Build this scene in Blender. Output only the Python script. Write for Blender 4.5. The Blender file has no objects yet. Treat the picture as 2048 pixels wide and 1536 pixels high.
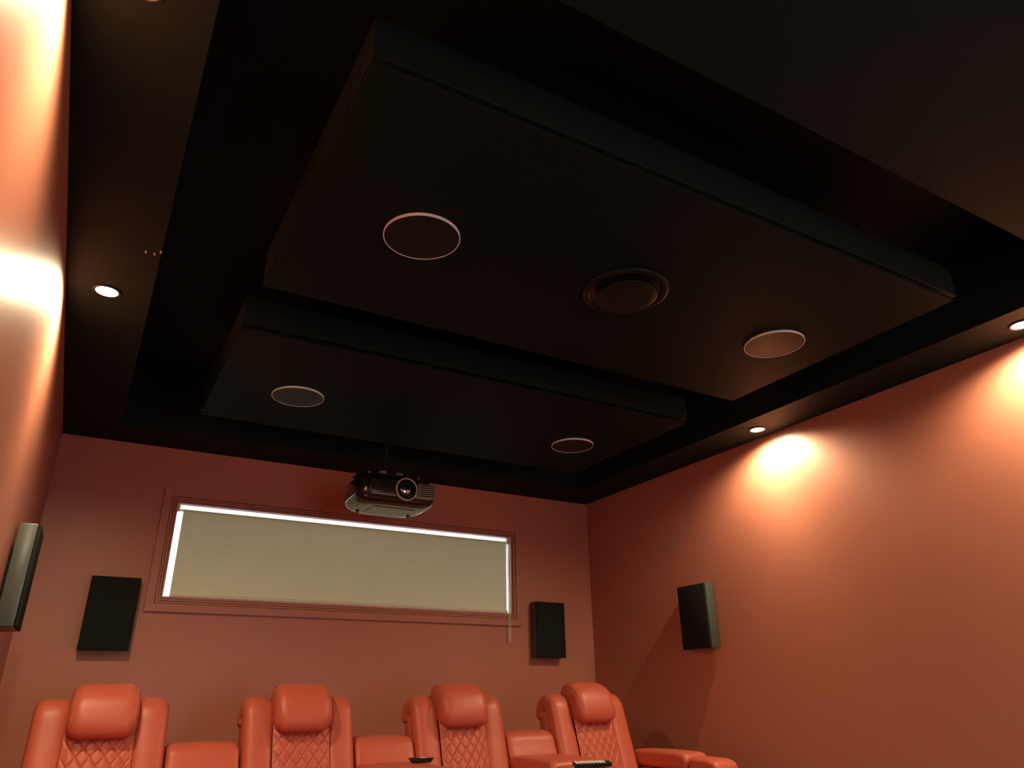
import bpy, bmesh, math, random
from mathutils import Vector, Matrix

# ------------------------------------------------------------------ camera
H = 0.98                       # camera height above the floor
YAW, PITCH, ROLL, FPX = 0.52580998, 0.41087453, -0.01431557, 1452.33
sc = bpy.context.scene
col = sc.collection
fw = Vector((math.sin(YAW)*math.cos(PITCH), math.cos(YAW)*math.cos(PITCH), math.sin(PITCH)))
rt = Vector((math.cos(YAW), -math.sin(YAW), 0)); up = rt.cross(fw)
r2 = math.cos(ROLL)*rt + math.sin(ROLL)*up
u2 = -math.sin(ROLL)*rt + math.cos(ROLL)*up
cd = bpy.data.cameras.new('camera'); cam = bpy.data.objects.new('camera', cd); col.objects.link(cam)
m = Matrix((r2, u2, -fw)).transposed().to_4x4(); m.translation = (0, 0, H); cam.matrix_world = m
cd.sensor_fit = 'HORIZONTAL'; cd.sensor_width = 36; cd.lens = 36*FPX/2048; cd.clip_start = 0.02
sc.camera = cam

# ------------------------------------------------------------------ world and exposure
w = bpy.data.worlds.new('world'); sc.world = w; w.use_nodes = True
bgn = w.node_tree.nodes['Background']
bgn.inputs['Color'].default_value = (0.93, 0.96, 1.0, 1); bgn.inputs['Strength'].default_value = 3.2
vs = sc.view_settings
vs.view_transform = 'Standard'; vs.look = 'None'; vs.gamma = 1; vs.use_curve_mapping = False
vs.exposure = 0.0
def portal(loc, rx, sx, sy):
    l = bpy.data.lights.new('daylight_portal', 'AREA'); l.shape = 'RECTANGLE'; l.size = sx; l.size_y = sy; l.cycles.is_portal = True
    o = bpy.data.objects.new('daylight_portal', l); col.objects.link(o); o.location = loc; o.rotation_euler = (rx, 0, 0)
portal((1.9, -1.50, 1.1), math.radians(90), 1.7, 1.9)        # glazed door behind the viewpoint
portal((1.64, 5.11, 1.87), math.radians(-90), 2.4, 0.55)     # window
LAMP_W = 112.0                  # power of each downlight
LAMP_COL = (1.0, 0.82, 0.51)
SPOT_DEG, SPOT_BLEND = 166, 0.67

# ------------------------------------------------------------------ materials
def mat(name, colr, rough=0.5, spec=0.5, metal=0.0, bump=0.0, bscale=200.0, var=0.0, vscale=3.0, coat=0.0):
    mt = bpy.data.materials.new(name); mt.use_nodes = True
    nt = mt.node_tree; b = nt.nodes['Principled BSDF']
    b.inputs['Base Color'].default_value = (*colr, 1); b.inputs['Roughness'].default_value = rough
    b.inputs['Specular IOR Level'].default_value = spec; b.inputs['Metallic'].default_value = metal
    if coat: b.inputs['Coat Weight'].default_value = coat; b.inputs['Coat Roughness'].default_value = 0.08
    tc = nt.nodes.new('ShaderNodeTexCoord')
    if var:
        n = nt.nodes.new('ShaderNodeTexNoise'); n.inputs['Scale'].default_value = vscale; n.inputs['Detail'].default_value = 4
        nt.links.new(tc.outputs['Object'], n.inputs['Vector'])
        mx = nt.nodes.new('ShaderNodeMix'); mx.data_type = 'RGBA'
        mx.inputs['A'].default_value = (*[c*(1-var) for c in colr], 1); mx.inputs['B'].default_value = (*[min(1, c*(1+var)) for c in colr], 1)
        nt.links.new(n.outputs['Fac'], mx.inputs['Factor']); nt.links.new(mx.outputs['Result'], b.inputs['Base Color'])
    if bump:
        n = nt.nodes.new('ShaderNodeTexNoise'); n.inputs['Scale'].default_value = bscale; n.inputs['Detail'].default_value = 3
        nt.links.new(tc.outputs['Object'], n.inputs['Vector'])
        bp = nt.nodes.new('ShaderNodeBump'); bp.inputs['Strength'].default_value = bump; bp.inputs['Distance'].default_value = 0.002
        nt.links.new(n.outputs['Fac'], bp.inputs['Height']); nt.links.new(bp.outputs['Normal'], b.inputs['Normal'])
    return mt
def emis(name, colr, s):
    mt = bpy.data.materials.new(name); mt.use_nodes = True
    b = mt.node_tree.nodes['Principled BSDF']
    b.inputs['Base Color'].default_value = (*colr, 1); b.inputs['Emission Color'].default_value = (*colr, 1); b.inputs['Emission Strength'].default_value = s
    return mt
M = {}
M['wall'] = mat('terracotta_paint', (0.495, 0.172, 0.108), 0.42, 0.5, bump=0.12, bscale=90, var=0.04, vscale=1.3)
M['trim'] = mat('terracotta_gloss_paint', (0.495, 0.17, 0.106), 0.38, 0.5)
M['black'] = mat('black_ceiling_paint', (0.010, 0.0165, 0.0145), 0.65, 0.10, bump=0.08, bscale=120)
M['board'] = mat('black_board', (0.0085, 0.016, 0.0135), 0.6, 0.06, bump=0.05, bscale=160)
M['board_edge'] = mat('raw_board_edge', (0.05, 0.045, 0.04), 0.6)
M['carpet'] = mat('dark_carpet', (0.05, 0.04, 0.036), 0.95, 0.1, bump=0.6, bscale=400)
M['leather'] = mat('red_leather', (0.52, 0.100, 0.058), 0.42, 0.4, bump=0.16, bscale=260)
M['leather_dk'] = mat('red_leather_shell', (0.50, 0.09, 0.055), 0.48, 0.4, bump=0.16, bscale=260)
M['plastic'] = mat('black_plastic', (0.012, 0.012, 0.012), 0.35, 0.5)
M['gloss'] = mat('black_gloss_plastic', (0.016, 0.016, 0.016), 0.16, 0.6, coat=0.5)
M['grille'] = mat('black_grille_cloth', (0.012, 0.013, 0.011), 0.85, 0.2, bump=0.4, bscale=900)
M['cabinet'] = mat('charcoal_cabinet', (0.055, 0.062, 0.05), 0.32, 0.6)
M['rim'] = mat('white_rim', (0.90, 0.88, 0.84), 0.45)
M['disc'] = mat('dark_metal_grille', (0.008, 0.016, 0.0135), 0.36, 0.15, bump=0.15, bscale=700)
M['vent'] = mat('black_metal_vent', (0.010, 0.014, 0.012), 0.45, 0.16)
M['white'] = mat('white_aluminium', (0.86, 0.86, 0.86), 0.4)
M['cream'] = mat('cream_rail', (0.9, 0.84, 0.62), 0.35)
M['steel'] = mat('bright_steel', (0.6, 0.58, 0.55), 0.3, metal=1.0)
M['dsteel'] = mat('black_steel', (0.007, 0.008, 0.008), 0.5, 0.25)
M['bronze'] = mat('champagne_ring', (0.72, 0.64, 0.52), 0.3, 0.6)
M['silver'] = mat('satin_grey_plastic', (0.26, 0.235, 0.20), 0.32, 0.6)
M['key'] = mat('white_key', (0.8, 0.78, 0.72), 0.5)
M['chip'] = mat('bare_plaster_chip', (0.75, 0.7, 0.62), 0.8)
M['lamp'] = emis('lamp_lens', (1.0, 0.90, 0.66), 22.0)
# glass
g = bpy.data.materials.new('window_glass'); g.use_nodes = True; nt = g.node_tree
nt.nodes.remove(nt.nodes['Principled BSDF']); tr = nt.nodes.new('ShaderNodeBsdfTransparent'); gl = nt.nodes.new('ShaderNodeBsdfGlossy'); gl.inputs['Roughness'].default_value = 0.0
mxg = nt.nodes.new('ShaderNodeMixShader'); mxg.inputs['Fac'].default_value = 0.06; tr.inputs['Color'].default_value = (0.97, 0.99, 0.98, 1)
nt.links.new(tr.outputs[0], mxg.inputs[1]); nt.links.new(gl.outputs[0], mxg.inputs[2]); nt.links.new(mxg.outputs[0], nt.nodes['Material Output'].inputs['Surface']); M['glass'] = g
# lens glass and the stand-in for its reflection
M['lens'] = mat('coated_lens', (0.012, 0.018, 0.028), 0.05, 1.0, coat=1.0)
M['lens_glint'] = mat('lens_glint_mirror', (0.45, 0.52, 0.62), 0.06, 1.0, metal=1.0)  # pale blue mirror metal, added so the lens shows a bright reflection
# blind fabric: diffuse plus translucent weave
f = bpy.data.materials.new('blind_fabric'); f.use_nodes = True; nt = f.node_tree; nt.nodes.remove(nt.nodes['Principled BSDF'])
out = nt.nodes['Material Output']; d = nt.nodes.new('ShaderNodeBsdfDiffuse'); t = nt.nodes.new('ShaderNodeBsdfTranslucent'); mx = nt.nodes.new('ShaderNodeMixShader')
tc = nt.nodes.new('ShaderNodeTexCoord'); mp = nt.nodes.new('ShaderNodeMapping'); mp.inputs['Scale'].default_value = (2.0, 1, 30)
nz = nt.nodes.new('ShaderNodeTexNoise'); nz.inputs['Scale'].default_value = 3.0; nz.inputs['Detail'].default_value = 3
cm = nt.nodes.new('ShaderNodeMix'); cm.data_type = 'RGBA'
cm.inputs['A'].default_value = (0.60, 0.55, 0.36, 1); cm.inputs['B'].default_value = (0.68, 0.62, 0.42, 1)
nt.links.new(tc.outputs['Object'], mp.inputs['Vector']); nt.links.new(mp.outputs['Vector'], nz.inputs['Vector']); nt.links.new(nz.outputs['Fac'], cm.inputs['Factor'])
nt.links.new(cm.outputs['Result'], d.inputs['Color']); t.inputs['Color'].default_value = (0.46, 0.48, 0.30, 1)
mx.inputs['Fac'].default_value = 0.09
nt.links.new(d.outputs[0], mx.inputs[1]); nt.links.new(t.outputs[0], mx.inputs[2]); nt.links.new(mx.outputs[0], out.inputs['Surface']); M['blind'] = f

# ------------------------------------------------------------------ helpers
def link(name, bm, m, parent=None, smooth=False, loc=None):
    bmesh.ops.recalc_face_normals(bm, faces=bm.faces[:])
    me = bpy.data.meshes.new(name); bm.to_mesh(me); bm.free()
    if smooth:
        for p in me.polygons: p.use_smooth = True
    me.materials.append(M[m] if isinstance(m, str) else m)
    o = bpy.data.objects.new(name, me); col.objects.link(o)
    if smooth == 'auto':
        me.set_sharp_from_angle(angle=math.radians(35))
    if parent: o.parent = parent
    if loc: o.location = loc
    return o
def tag(o, label, cat, group=None):
    o['label'] = label; o['category'] = cat
    if group: o['group'] = group
    return o
def thing(name, label, cat, loc=(0, 0, 0), rz=0, group=None):
    o = bpy.data.objects.new(name, None); col.objects.link(o); o.empty_display_size = 0.1
    o.location = loc; o.rotation_euler = (0, 0, rz)
    return tag(o, label, cat, group)
def struct(o): o['kind'] = 'structure'; return o
def copy_tree(o, parent=None):
    c = o.copy(); col.objects.link(c); c.parent = parent
    for ch in o.children: copy_tree(ch, c)
    return c
def box(x0, x1, y0, y1, z0, z1, bev=0.0, seg=2, bm=None):
    t = bmesh.new(); bmesh.ops.create_cube(t, size=1)
    for v in t.verts:
        v.co = Vector((x0+(v.co.x+.5)*(x1-x0), y0+(v.co.y+.5)*(y1-y0), z0+(v.co.z+.5)*(z1-z0)))
    if bev: bmesh.ops.bevel(t, geom=t.edges[:]+t.verts[:], offset=bev, segments=seg, profile=0.5, affect='EDGES')
    if bm is None: return t
    join(bm, t); return bm
def join(bm, t):
    me = bpy.data.meshes.new('tmp'); t.to_mesh(me); t.free(); bm.from_mesh(me); bpy.data.meshes.remove(me)
def lathe(prof, n=48, cx=0, cy=0, cz=0, axis='Z'):
    bm = bmesh.new(); rings = []
    for r, z in prof:
        if r < 1e-6: rings.append([bm.verts.new((cx, cy, cz+z))]); continue
        rings.append([bm.verts.new((cx+r*math.cos(2*math.pi*k/n), cy+r*math.sin(2*math.pi*k/n), cz+z)) for k in range(n)])
    for a, b_ in zip(rings, rings[1:]):
        for k in range(n):
            k2 = (k+1) % n
            if len(a) == 1 and len(b_) == 1: continue
            if len(a) == 1: bm.faces.new((a[0], b_[k], b_[k2]))
            elif len(b_) == 1: bm.faces.new((a[k], a[k2], b_[0]))
            else: bm.faces.new((a[k], a[k2], b_[k2], b_[k]))
    if axis == 'Y':   # profile axis z -> -y (points toward the viewer)
        for v in bm.verts:
            x, y, z = v.co.x-cx, v.co.y-cy, v.co.z-cz
            v.co = Vector((cx+x, cy-z, cz+y))
    return bm
def resample(pts, n, closed=True):
    P = [Vector(p) for p in pts]; L = len(P); out = []
    for i in range(n):
        t = i*L/n; k = int(t); u = t-k
        p0, p1, p2, p3 = P[(k-1) % L], P[k % L], P[(k+1) % L], P[(k+2) % L]
        out.append(0.5*((2*p1)+(-p0+p2)*u+(2*p0-5*p1+4*p2-p3)*u*u+(-p0+3*p1-3*p2+p3)*u**3))
    return out
def puff(prof, x0, x1, r=0.03, crown=0.0, n=40, slices=18, flare=None):
    """side profile (y,z) lofted along x with rounded, slightly crowned ends"""
    pr = resample(prof, n); cy = sum(p[0] for p in pr)/n; cz = sum(p[1] for p in pr)/n
    hy = (max(p[0] for p in pr)-min(p[0] for p in pr))/2; hz = (max(p[1] for p in pr)-min(p[1] for p in pr))/2
    bm = bmesh.new(); rings = []; hw = (x1-x0)/2; cx = (x0+x1)/2
    us = [-math.cos(math.pi*k/(slices-1)) for k in range(slices)]
    us = [math.copysign(abs(u)**0.75, u) for u in us]
    for u in us:
        x = u*hw; e = max(0.0, abs(x)-(hw-r))/r; e = min(e, 1.0)
        dd = r*(1-math.sqrt(max(0, 1-e*e)))*0.999 + crown*u*u
        sy = max(0.02, 1-dd/hy); sz = max(0.02, 1-dd/hz)
        rings.append([bm.verts.new((cx+x, cy+(p[0]-cy)*sy, cz+(p[1]-cz)*sz)) for p in pr])
    for a, b_ in zip(rings, rings[1:]):
        for k in range(n): bm.faces.new((a[k], a[(k+1) % n], b_[(k+1) % n], b_[k]))
    bm.faces.new(rings[0]); bm.faces.new(rings[-1][::-1])
    return bm
def sweep_yz(path, hw, ht, cx, n=24, p=2.6, cap=0.6):
    """superellipse section swept along a path in the y-z plane"""
    bm = bmesh.new(); rings = []; N = len(path)
    for i, q in enumerate(path):
        a = Vector(path[max(0, i-1)]); c = Vector(path[min(N-1, i+1)]); t = (c-a).normalized(); nn = Vector((t.y, -t.x))*-1
        s = 1.0
        ring = []
        for k in range(n):
            th = 2*math.pi*k/n; c_, s_ = math.cos(th), math.sin(th)
            ex = math.copysign(abs(c_)**(2/p), c_)*hw*s; en = math.copysign(abs(s_)**(2/p), s_)*ht*s
            ring.append(bm.verts.new((cx+ex, q[0]+nn.x*en, q[1]+nn.y*en)))
        rings.append(ring)
    for a, b_ in zip(rings, rings[1:]):
        for k in range(n): bm.faces.new((a[k], a[(k+1) % n], b_[(k+1) % n], b_[k]))
    for ring, pth, sg in ((rings[0], path[0], -1), (rings[-1], path[-1], 1)):
        c = sum((v.co for v in ring), Vector())/n
        a = Vector(path[1])-Vector(path[0]) if sg < 0 else Vector(path[-1])-Vector(path[-2])
        a = a.normalized()*sg
        prev = ring
        for s, h in ((0.85, 0.45), (0.5, 0.85)):
            nr = [bm.verts.new(c+(v.co-c)*s+Vector((0, a.x, a.y))*ht*cap*h) for v in ring]
            for k in range(n): bm.faces.new((prev[k], prev[(k+1) % n], nr[(k+1) % n], nr[k]))
            prev = nr
        bm.faces.new(prev)
    return bm
def tube(pts, r, n=10, closed=False):
    bm = bmesh.new(); rings = []; P = [Vector(p) for p in pts]; N = len(P)
    for i, q in enumerate(P):
        if closed: t = (P[(i+1) % N]-P[i-1]).normalized()
        else: t = (P[min(N-1, i+1)]-P[max(0, i-1)]).normalized()
        ref = Vector((0, 0, 1)) if abs(t.z) < 0.9 else Vector((1, 0, 0))
        a = t.cross(ref).normalized(); b_ = t.cross(a)
        rings.append([bm.verts.new(q+a*r*math.cos(2*math.pi*k/n)+b_*r*math.sin(2*math.pi*k/n)) for k in range(n)])
    pairs = list(zip(rings, rings[1:]))+([(rings[-1], rings[0])] if closed else [])
    for a, b_ in pairs:
        for k in range(n): bm.faces.new((a[k], a[(k+1) % n], b_[(k+1) % n], b_[k]))
    if not closed: bm.faces.new(rings[0]); bm.faces.new(rings[-1][::-1])
    return bm

# ------------------------------------------------------------------ room shell (x right, y to the window wall, z up)
XL, XR, YB, YF = -0.285, 3.62, 5.0, -1.4
ZS = H+1.535; ZU = H+1.94          # soffit underside, upper ceiling
RX0, RX1, RY0, RY1 = 0.02, 3.31, 1.0, 4.68   # recess opening
T = 0.12
struct(link('floor', box(XL-T, XR+T, YF-T, YB+T, -0.1, 0), 'carpet'))
struct(link('wall_left', box(XL-T, XL, YF-T, YB+T, 0, ZU+.1), 'wall'))
struct(link('wall_right', box(XR, XR+T, YF-T, YB+T, 0, ZU+.1), 'wall'))
# front wall behind the viewpoint, with a glazed door that lets daylight in
GX0, GX1, GZ1 = 1.0, 2.8, 2.12
bm = bmesh.new()
for a in ((XL, GX0, 0, ZU+.1), (GX1, XR, 0, ZU+.1), (GX0, GX1, GZ1, ZU+.1)):
    box(a[0], a[1], YF-T, YF, a[2], a[3], bm=bm)
struct(link('wall_front', bm, 'wall'))
dr = struct(bpy.data.objects.new('door_1', None)); col.objects.link(dr); dr.location = ((GX0+GX1)/2, YF-.06, 0)
dr['label'] = 'glazed double door in the front wall'
for k, (x0, x1) in enumerate(((-.9, -.003), (.003, .9))):
    for nm, a in (('stile', (x0, x0+.07, .0, GZ1)), ('stile', (x1-.07, x1, .0, GZ1)), ('rail', (x0+.07, x1-.07, 0, .16)), ('rail', (x0+.07, x1-.07, GZ1-.09, GZ1))):
        link(nm, box(a[0], a[1], -.02, .02, a[2], a[3], .003), 'white', dr)
    link('pane', box(x0+.07, x1-.07, -.003, .003, .16, GZ1-.09), 'glass', dr)
# back wall with the window opening
WX0, WX1, WZ0, WZ1 = 0.425, 2.862, H+0.602, H+1.182
bm = bmesh.new()
for a in ((XL, WX0, 0, ZU+.1), (WX1, XR, 0, ZU+.1), (WX0, WX1, 0, WZ0), (WX0, WX1, WZ1, ZU+.1)):
    box(a[0], a[1], YB, YB+T, a[2], a[3], bm=bm)
bmesh.ops.remove_doubles(bm, verts=bm.verts[:], dist=1e-5)
struct(link('wall_back', bm, 'wall'))
struct(link('ceiling', box(XL, XR, YF, YB, ZU, ZU+.1), 'black'))
for n, a in (('trim_1', (XL, RX0, YF, YB)), ('trim_2', (RX1, XR, YF, YB)), ('trim_3', (RX0, RX1, RY1, YB)), ('trim_4', (RX0, RX1, YF, RY0))):
    so = struct(link(n, box(*a, ZS, ZU), 'black'))
    so['label'] = {'trim_1': 'black soffit strip along the left wall', 'trim_2': 'black soffit strip along the right wall',
                   'trim_3': 'narrow black soffit above the window wall', 'trim_4': 'wide black soffit at the front of the room'}[n]
    if n == 'trim_1':
        for k, (cx, cy) in enumerate(((-0.031, 2.625), (-0.002, 2.624), (0.017, 2.600))):
            c = bmesh.new(); bmesh.ops.create_icosphere(c, subdivisions=1, radius=0.006)
            for v in c.verts: v.co = Vector((cx+v.co.x*0.7, cy+v.co.y*1.8, ZS-0.0005+v.co.z*0.25))
            link('paint_chip', c, 'chip', so)

# ------------------------------------------------------------------ window
win = bpy.data.objects.new('window_1', None); col.objects.link(win); win.location = ((WX0+WX1)/2, YB, WZ0); struct(win)
win['label'] = 'wide low window in a terracotta moulded casing'
wl = Vector(win.location)
def wpart(name, bm, m, smooth=False):
    o = link(name, bm, m, win, smooth); 
    for v in o.data.vertices: v.co -= wl
    return o
def mitred(inset0, inset1, y0, y1, side):
    """a mitred moulding strip between two rectangles around the opening (offset outwards by inset0..inset1)"""
    def rect(o): return [(WX0-o, WZ0-o), (WX1+o, WZ0-o), (WX1+o, WZ1+o), (WX0-o, WZ1+o)]
    a, b_ = rect(inset0), rect(inset1); i, j = side, (side+1) % 4
    bm = bmesh.new(); q = [a[i], a[j], b_[j], b_[i]]
    f0 = [bm.verts.new((x, y0, z)) for x, z in q]; f1 = [bm.verts.new((x, y1, z)) for x, z in q]
    bm.faces.new(f0); bm.faces.new(f1[::-1])
    for k in range(4): bm.faces.new((f0[k], f0[(k+1) % 4], f1[(k+1) % 4], f1[k]))
    return bm
for s in range(4):
    bm = bmesh.new()
    for a, b_, y in ((0.040, 0.086, YB-0.022), (0.026, 0.036, YB-0.018), (0.012, 0.022, YB-0.021), (-0.004, 0.008, YB-0.014)):
        join(bm, mitred(a, b_, y, YB+0.001, s))
    for a, b_, y in ((0.036, 0.040, YB-0.004), (0.022, 0.026, YB-0.006), (0.008, 0.012, YB-0.005)):
        join(bm, mitred(a, b_, y, YB+0.001, s))
    wpart('casing', bm, 'trim')
    wpart('reveal', mitred(-0.006, 0.0, YB+0.012, YB+T, s), 'white')
fo = YB+0.085
for s in range(4):
    wpart('window_frame', mitred(-0.009, -0.004, fo, fo+0.03, s), 'white')
wpart('pane', box(WX0+.0085, WX1-.0085, fo+0.012, fo+0.016, WZ0+.0085, WZ1-.0085), 'glass')

# roller blind
BY = YB+0.030
bl = thing('roller_blind', 'khaki roller blind pulled down inside the window casing', 'blind', ((WX0+WX1)/2, BY, WZ1))
bo = Vector(bl.location)
def bpart(name, bm, m, smooth=False):
    o = link(name, bm, m, bl, smooth)
    for v in o.data.vertices: v.co -= bo
    return o
FX0, FX1 = 0.468, 2.838
tb = tube([(WX0+.022, BY+.006, WZ1-.036), (WX1-.022, BY+.006, WZ1-.036)], 0.009, 20); bpart('roller_tube', tb, 'white', True)
for x in (WX0+.007, WX1-.021):
    bpart('bracket', box(x, x+.014, BY-.014, BY+.03, WZ1-.05, WZ1-.006, .003), 'white', 'auto')
bm = bmesh.new(); nx, nz = 60, 24; vv = {}
for i in range(nx+1):
    for k in range(nz+1):
        x = FX0+(FX1-FX0)*i/nx; z = WZ1-.032+(WZ0+.022-(WZ1-.032))*k/nz
        y = BY-0.008+0.0015*math.sin(x*7+z*5)*(k/nz)+0.001*math.sin(x*17)
        vv[i, k] = bm.verts.new((x, y, z))
for i in range(nx):
    for k in range(nz): bm.faces.new((vv[i, k], vv[i+1, k], vv[i+1, k+1], vv[i, k+1]))
bpart('fabric', bm, 'blind', True)
bpart('bottom_rail', box(FX0-.002, FX1+.002, BY-.028, BY-.002, WZ0+.008, WZ0+.027, .006, 4), 'cream', 'auto')
# bead chain loop
cz0 = H+0.394; cx = WX1-.028; pts = []
for k in range(12): pts.append((cx-.006+0.004*math.sin(k*.3), YB-0.004-0.028*(k/11), WZ1-.03-(WZ1-.03-cz0-.01)*k/11))
pts.append((cx, YB-.034, cz0))
for k in range(12): pts.append((cx+.006, YB-0.034+0.03*(k/11), cz0+.01+(WZ1-.03-cz0-.01)*k/11))
bpart('pull_chain', tube(pts, 0.0022, 6), 'rim', True)

# ------------------------------------------------------------------ recessed downlights
def downlight(x, y, label):
    t = thing('downlight', label, 'downlight', (x, y, ZS), 0, 'recessed soffit downlights')
    link('trim_ring', lathe([(0.047, 0.0), (0.052, -0.001), (0.053, -0.004), (0.050, -0.006), (0.043, -0.006), (0.041, -0.004), (0.041, 0.0), (0.047, 0.0)], 40), 'plastic', t, True)
    link('lens', lathe([(0.0, -0.0045), (0.02, -0.0045), (0.0405, -0.0035), (0.0405, -0.001), (0.0, -0.001)], 40), 'lamp', t, True)
    ld = bpy.data.lights.new('downlight_beam', 'SPOT'); ld.energy = LAMP_W; ld.color = LAMP_COL
    ld.spot_size = math.radians(SPOT_DEG); ld.spot_blend = SPOT_BLEND; ld.shadow_soft_size = 0.035
    lo = bpy.data.objects.new('downlight_beam', ld); col.objects.link(lo); lo.parent = t; lo.location = (0, 0, -0.012)
    return t
LXL, LXR = -0.140, 3.475
for x, y, l in ((LXL, 3.0, 'glowing downlight in the left soffit, the one nearest the window wall'),
                (LXR, 2.94, 'glowing downlight in the right soffit, the one nearest the window wall'),
                (LXL, 1.43, 'glowing downlight in the left soffit at the top left edge of the picture'),
                (LXR, 1.37, 'glowing downlight in the right soffit at the right edge of the picture'),
                (LXL, -0.14, 'downlight in the left soffit just behind the viewpoint'),
                (LXR, -0.20, 'downlight in the right soffit just behind the viewpoint')):
    downlight(x, y, l)

# ------------------------------------------------------------------ hanging ceiling rafts
def raft(label, x0, x1, y0, y1, bx1, blocks):
    zb = H+1.503
    t = thing('ceiling_raft', label, 'ceiling panel', ((x0+x1)/2, (y0+y1)/2, zb), 0, 'black rafts hung in the ceiling recess')
    o = Vector(t.location)
    def part(name, bm, m):
        q = link(name, bm, m, t)
        for v in q.data.vertices: v.co -= o
        return q
    part('board', box(x0, bx1, y0, y1, zb, zb+.012, .0012, 1), 'board')
    part('frame_box', box(x0-.002, x1, y0-.004, y1+.004, zb+.028, zb+.165, .002, 1), 'black')
    for fx in blocks:
        bx = x0+(x1-x0)*fx
        for yy in (y0+.012, y1-.052):
            part('spacer_block', box(bx, bx+.05, yy, yy+.04, zb+.012, zb+.028), 'black')
    for bx in (x0+.25, x1-.25):
        for yy in (y0+.2, y1-.2):
            part('hanger_rod', tube([(bx, yy, zb+.165), (bx, yy, ZU)], .006, 8), 'dsteel')
    return t
raft('large black ceiling raft holding two round speakers and the vent', 0.392, 2.955, 1.363, 2.612, 2.925, (0.05, 0.33, 0.61, 0.88))
raft('smaller black ceiling raft nearest the projector with two round speakers', 0.390, 2.962, 3.012, 4.182, 2.945, (0.06, 0.33, 0.60, 0.80))
ZB = H+1.503
rb = [o for o in bpy.data.objects if o.name.startswith('ceiling_raft')][-1]
c = bmesh.new(); bmesh.ops.create_icosphere(c, subdivisions=1, radius=0.006)
for v in c.verts: v.co = Vector((0.389+v.co.x*0.4, 4.14+v.co.y*2.2, ZB+.008+v.co.z*0.6))-Vector(rb.location)
link('paint_chip', c, 'chip', rb)
def ceiling_speaker(x, y, label):
    t = thing('ceiling_speaker', label, 'speaker', (x, y, ZB), 0, 'round speakers in the ceiling rafts')
    link('rim', lathe([(0.131, 0.0), (0.1345, -0.001), (0.1350, -0.0100), (0.1340, -0.0112), (0.1315, -0.0112), (0.131, -0.009), (0.131, 0.0)], 72), 'rim', t, 'auto')
    link('grille', lathe([(0.0, -0.0100), (0.08, -0.0100), (0.131, -0.0095), (0.131, -0.001), (0.0, -0.001)], 72), 'disc', t, 'auto')
ceiling_speaker(0.803, 2.000, 'round ceiling speaker with pale rim at the left of the large raft')
ceiling_speaker(2.568, 2.000, 'round ceiling speaker reflecting red at the right of the large raft')
ceiling_speaker(0.803, 3.655, 'round ceiling speaker with pale rim at the left of the smaller raft')
ceiling_speaker(2.560, 3.650, 'round ceiling speaker with pale rim above the projector, right side of smaller raft')
v = thing('air_vent', 'round black air valve between the two speakers of the large raft', 'vent', (1.668, 1.955, ZB))
link('flange', lathe([(0.173, 0.0), (0.175, -0.004), (0.170, -0.012), (0.160, -0.016), (0.150, -0.014), (0.143, -0.006), (0.140, -0.001), (0.173, 0.0)], 64), 'vent', v, True)
link('throat', lathe([(0.0, -0.0005), (0.143, -0.0005), (0.143, -0.0025), (0.0, -0.0025)], 64), 'plastic', v, 'auto')
link('valve_disc', lathe([(0.0, -0.036), (0.09, -0.036), (0.122, -0.034), (0.126, -0.030), (0.122, -0.026), (0.06, -0.020), (0.0, -0.020)], 64), 'vent', v, True)
link('spindle', lathe([(0.0, -0.002), (0.012, -0.002), (0.012, -0.022), (0.0, -0.022)], 16), 'steel', v, 'auto')
link('bridge', box(-0.13, 0.13, -0.010, 0.010, -0.010, -0.003, .002), 'vent', v)

# ------------------------------------------------------------------ wall speakers
def wall_speaker(label, loc, rz):
    """local: x across, -y out of the wall, z up from the bottom edge"""
    t = thing('wall_speaker', label, 'speaker', loc, rz, 'black surround speakers on the walls')
    W, D, Hh = 0.262, 0.088, 0.405
    link('cabinet', box(-W/2, W/2, -D+.010, -0.012, 0, Hh, .004, 2), 'cabinet', t, 'auto')
    link('grille', box(-W/2+.002, W/2-.002, -D-.004, -D+.009, .002, Hh-.002, .005, 3), 'grille', t, 'auto')
    link('wall_bracket', box(-.06, .06, -0.014, 0, .1, Hh-.1), 'dsteel', t)
    return t
zsp = H+0.290
wall_speaker('black wall speaker left of the window', (0.165, YB, zsp), 0)
wall_speaker('black wall speaker right of the window', (3.163, YB, zsp), 0)
wall_speaker('black wall speaker on the right wall casting a shadow behind it', (XR, 3.745, zsp), math.pi/2*-1)
wall_speaker('dark wall speaker on the left wall with its side lit up', (XL, 3.69, zsp), math.pi/2)

# ------------------------------------------------------------------ projector and mount
PX, PYc, PZ = 1.565, 4.25, H+1.095
pm = thing('projector_mount', 'black ceiling mount with pole above the projector', 'mount', (PX-.03, PYc+.03, PZ+.19))
link('pole', tube([(0, 0, 0.012), (0, 0, ZU-PZ-.19)], .019, 20), 'dsteel', pm, 'auto')
link('ceiling_plate', lathe([(0.0, 0), (0.07, 0), (0.07, -.012), (0.0, -.016)], 32, cz=ZU-PZ-.19), 'dsteel', pm, 'auto')
link('cross_plate', box(-.20, .22, -.14, .03, 0.0, .012, .002), 'dsteel', pm)
for x in (-.055, .055): link('clamp_tab', box(x-.022, x+.022, -.125, -.095, .014, .032, .003), 'steel', pm)
for x in (-.15, .17): link('bolt', lathe([(0, -.004), (.006, -.004), (.006, .004), (0, .004)], 10, cx=x, cy=-.145, cz=.004, axis='Y'), 'steel', pm)
pj = thing('projector', 'black home theatre projector hanging in front of the window', 'projector', (PX, PYc, PZ))
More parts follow.
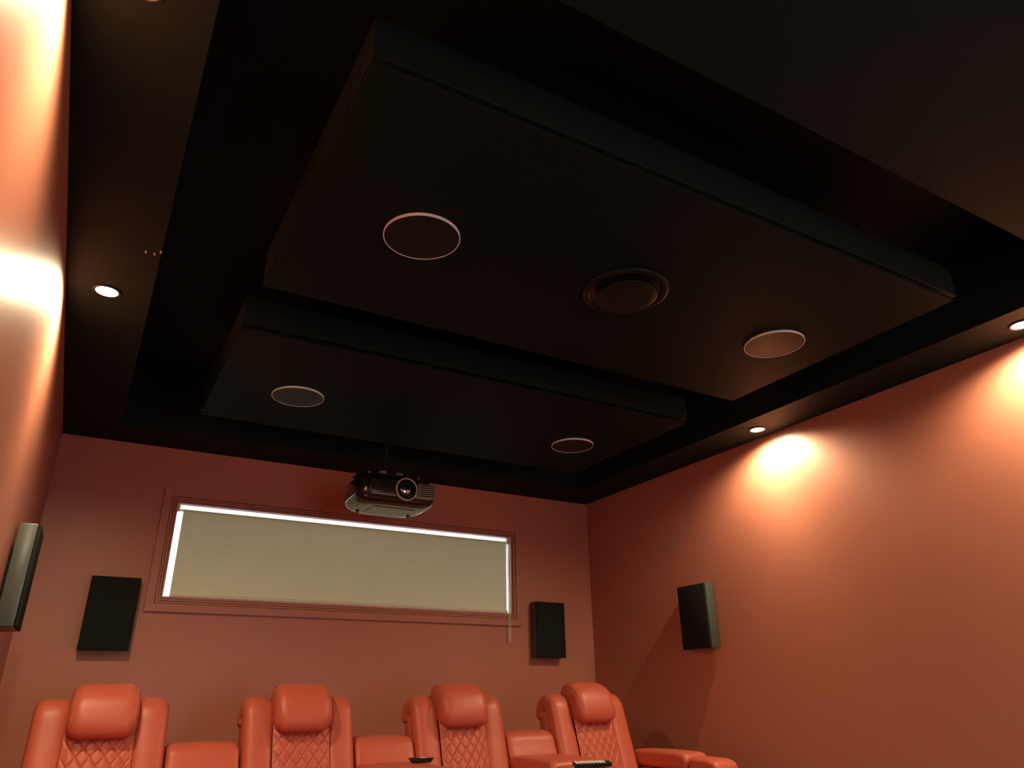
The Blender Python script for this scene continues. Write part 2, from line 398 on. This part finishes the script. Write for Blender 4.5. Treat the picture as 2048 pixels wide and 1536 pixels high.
# body: rounded plan, tapering to the underside
def body_loft():
    bm = bmesh.new(); rings = []
    for z, s, yo in ((0.0, .62, .02), (0.003, .74, .014), (0.010, .85, .009), (0.024, .94, .004), (0.045, .985, .001), (0.07, 1.0, 0), (0.11, 1.0, 0), (0.145, .985, .004), (0.162, .93, .01), (0.168, .82, .015)):
        ring = []
        for k in range(64):
            th = 2*math.pi*k/64; c_, s_ = math.cos(th), math.sin(th); p = 3.6
            x = math.copysign(abs(c_)**(2/p), c_)*0.262*s; y = math.copysign(abs(s_)**(2/p), s_)*0.205*s+yo
            ring.append(bm.verts.new((x, y, z)))
        rings.append(ring)
    for a, b_ in zip(rings, rings[1:]):
        for k in range(64): bm.faces.new((a[k], a[(k+1) % 64], b_[(k+1) % 64], b_[k]))
    bm.faces.new(rings[0][::-1]); bm.faces.new(rings[-1]); return bm
body = link('body', body_loft(), 'gloss', pj, 'auto')
link('underside_panel', box(-.13, .14, -.08, .12, -.003, .002, .002), 'gloss', body)
for x in (-.17, .17): link('foot', lathe([(0, -.008), (.010, -.008), (.012, .004), (0, .004)], 16, cx=x, cy=.10, cz=.0), 'plastic', body, 'auto')
link('front_fascia', box(-.205, .0, -.212, -.196, .045, .142, .012, 4), 'gloss', pj, 'auto')
link('vent_grille', box(.105, .222, -.207, -.190, .050, .138, .012, 4), 'silver', pj, 'auto')
link('front_band', box(-.19, .20, -.2085, -.19, .040, .062, .008, 3), 'silver', pj, 'auto')
for k in range(6): link('vent_slat', box(.118, .215, -.2095, -.205, .058+.013*k, .064+.013*k, .001), 'dsteel', pj)
LX, LZ = 0.022, .082
link('lens_barrel', lathe([(.058, 0), (.060, .02), (.060, .045), (.056, .047), (.052, .04), (.05, .02), (0, .018)], 48, cx=LX, cy=-.188, cz=LZ, axis='Y'), 'plastic', pj, 'auto')
link('lens_ring', lathe([(.066, .034), (.070, .040), (.0695, .046), (.066, .049), (.063, .046), (.063, .036), (.066, .034)], 64, cx=LX, cy=-.188, cz=LZ, axis='Y'), 'bronze', pj, True)
link('lens_glass', lathe([(0, .046), (.012, .0455), (.024, .043), (.036, .038), (.044, .031), (.044, .022), (0, .022)], 48, cx=LX-.004, cy=-.188, cz=LZ, axis='Y'), 'lens', pj, True)
link('lens_glint', lathe([(0, .052), (.012, .0512), (.024, .0485), (.032, .0445), (.034, .040), (.034, .034), (0, .034)], 40, cx=LX-.006, cy=-.188, cz=LZ, axis='Y'), 'lens_glint', pj, True)  # added mirror piece, stands in for the bright reflection on the glass
link('status_light', box(-.222, -.204, -.183, -.175, .028, .034, .001), 'steel', pj)

# ------------------------------------------------------------------ recliners (local: x across, y to the back, z up; origin on floor)
RY = 3.70                     # world y of the local origin
LEAN = math.tan(math.radians(18))
def back_path(zc_top=0.90, yc=0.44, r=0.06, z0=0.34):
    """centre line of a side bolster: leaning straight run, then over the top and a short way down the back"""
    a0 = math.radians(180-18*0.6); pts = []
    p1 = Vector((yc+r*math.cos(a0), zc_top+r*math.sin(a0)))
    n = 12
    for k in range(n):
        z = z0+(p1.y-z0)*k/n; pts.append((p1.x-(p1.y-z)*LEAN, z))
    for k in range(15):
        a = a0-(a0+math.radians(12))*k/14; pts.append((yc+r*math.cos(a), zc_top+r*math.sin(a)))
    return pts
def quilt():
    bm = bmesh.new(); nx, nz = 100, 150; x0, x1, z0, z1 = -.140, .140, .40, .885; dw, dh = .056, .074; vv = {}
    for i in range(nx+1):
        for k in range(nz+1):
            x = x0+(x1-x0)*i/nx; z = z0+(z1-z0)*k/nz
            a = (x/dw+z/dh) % 1.0; b_ = (x/dw-z/dh) % 1.0
            d1 = min(a, 1-a); d2 = min(b_, 1-b_); dd = min(d1, d2)
            h = 0.0060*(1-math.exp(-(dd/0.06)**2)) + 0.002*math.sqrt(max(0, 4*min(d1, .5)*min(d2, .5)))
            e = min(1, min(x-x0, x1-x)/.03); h *= (0.35+.65*e)
            y = 0.308-(0.885-z)*LEAN-h+0.012*(2*x/(x1-x0))**2
            vv[i, k] = bm.verts.new((x, y, z))
    for i in range(nx):
        for k in range(nz): bm.faces.new((vv[i, k], vv[i+1, k], vv[i+1, k+1], vv[i, k+1]))
    return bm
def arm_parts(t, cx, hw):
    """rear pad, front pad and base of an armrest"""
    link('arm_base', box(cx-hw+.02, cx+hw-.02, -.40, .34, .06, .60, .02, 3), 'leather_dk', t, 'auto')
    rp = [(.30, .605), (.10, .60), (-.13, .60), (-.165, .615), (-.172, .65), (-.155, .683), (-.10, .694), (.05, .697), (.22, .697), (.31, .69), (.325, .65)]
    link('arm_pad', puff(rp, cx-hw, cx+hw, .026, .004, 44), 'leather', t, True)
    fp = [(-.175, .58), (-.30, .575), (-.37, .565), (-.40, .59), (-.405, .625), (-.385, .655), (-.33, .669), (-.25, .672), (-.185, .669), (-.176, .62)]
    link('front_pad', puff(fp, cx-hw+.004, cx+hw-.004, .024, .004, 44), 'leather', t, True)
def make_recliner():
    t = thing('recliner', '', 'recliner', (0, 0, 0), 0, 'row of red leather recliners')
    shell = [(.20, .16), (.30, .16), (.44, .55), (.53, .93), (.50, .965), (.44, .955), (.33, .60)]
    link('back_shell', puff(shell, -.262, .262, .02, 0, 40), 'leather_dk', t, True)
    for s in (-1, 1):
        link('bolster', sweep_yz(back_path(), .073, .056, s*.2025, 32, 3.0), 'leather', t, True)
    link('quilted_panel', quilt(), 'leather', t, True)
    hp = [(.345, .856), (.285, .846), (.244, .858), (.230, .90), (.240, .955), (.272, 1.016), (.33, 1.062), (.40, 1.080), (.458, 1.064), (.49, 1.01), (.495, .95), (.44, .90)]
    h = link('headrest', puff(hp, -.141, .141, .055, .004, 56, 30), 'leather', t, True)
    pr = resample(hp, 56); cy = sum(p[0] for p in pr)/56; cz = sum(p[1] for p in pr)/56
    hy = (max(p[0] for p in pr)-min(p[0] for p in pr))/2; hz = (max(p[1] for p in pr)-min(p[1] for p in pr))/2
    e = .72; dd = .055*(1-math.sqrt(1-e*e))+.004*.8; sy, sz = 1-dd/hy, 1-dd/hz
    for s in (-1, 1):
        link('piping', tube([(s*(.086+.055*e), cy+(p[0]-cy)*sy, cz+(p[1]-cz)*sz) for p in pr], .0028, 6, True), 'leather', h, True)
    sp = [(.24, .30), (-.30, .29), (-.39, .31), (-.41, .37), (-.38, .43), (-.30, .455), (-.10, .452), (.10, .44), (.25, .42)]
    link('seat_cushion', puff(sp, -.255, .255, .04, .01, 40), 'leather', t, True)
    link('footrest', box(-.25, .25, -.43, -.385, .08, .30, .018, 3), 'leather', t, 'auto')
    link('base', box(-.25, .25, -.38, .28, .02, .29, .015, 2), 'plastic', t, 'auto')
    return t
rec = make_recliner()
seats = [(0.190, 'red leather recliner at the left end of the row, by the left wall'),
         (1.082, 'red leather recliner second from the left wall'),
         (1.974, 'red leather recliner third from the left wall, beside the small black remote'),
         (2.866, 'red leather recliner at the right end of the row with its own armrest')]
objs = [rec]+[copy_tree(rec) for _ in range(3)]
for o, (x, l) in zip(objs, seats): o.location = (x, RY, 0); o['label'] = l
arm_parts(objs[3], .378, .092)
la = -.36
link('arm_base', box(la-.07, la+.07, -.40, .34, .06, .60, .02, 3), 'leather_dk', objs[0], 'auto')
def make_console():
    t = thing('seat_console', '', 'console', (0, 0, 0), 0, 'padded consoles between the recliners')
    cp = [(.22, .56), (.30, .55), (.47, .72), (.50, .78), (.475, .812), (.41, .820), (.345, .812), (.305, .785), (.285, .74), (.25, .66)]
    link('back_cushion', puff(cp, -.160, .160, .030, .006, 48), 'leather', t, True)
    arm_parts(t, 0, .166)
    link('back_panel', box(-.15, .15, .25, .40, .05, .60, .015, 2), 'leather_dk', t, 'auto')
    return t
con = make_console()
cons = [con]+[copy_tree(con) for _ in range(2)]
for o, x, l in zip(cons, (0.636, 1.528, 2.420), ('red padded console between the two leftmost recliners', 'red padded console in the middle with the small black remote on its arm', 'red padded console beside the right-end recliner with the white-keyed remote')):
    o.location = (x, RY, 0); o['label'] = l

# ------------------------------------------------------------------ remote controls
def remote(label, loc, rz, tilt, L, W, Hh, keys, taper):
    t = thing('remote_control', label, 'remote', loc, rz); t.rotation_euler = (tilt, 0, rz)
    bm = box(-L/2, L/2, -W/2, W/2, 0, Hh, 0)
    for v_ in bm.verts:
        if v_.co.z < Hh/2: v_.co.x *= taper; v_.co.y *= taper
    bmesh.ops.bevel(bm, geom=bm.edges[:], offset=.003, segments=2, profile=.5, affect='EDGES')
    link('casing', bm, 'plastic', t, 'auto')
    random.seed(4)
    for (x, y, a, b_) in keys: link('button', box(x-a/2, x+a/2, y-b_/2, y+b_/2, Hh-.0005, Hh+.0025, .0006, 1), 'key', t)
    return t
ks = []
for i in range(9):
    for j in (-1, 0, 1):
        ks.append((-.085+.018*i, .013*j, .012 if (i+j) % 3 else .015, .009))
remote('black remote with rows of white buttons on the right console', (2.372, 3.345, .6745), math.radians(-14), math.radians(10), .20, .05, .018, ks, .96)
remote('small black remote lying on the middle console', (1.645, 3.80, .6985), math.radians(-32), 0, .13, .048, .022, [(.01, 0, .03, .008)], .72)
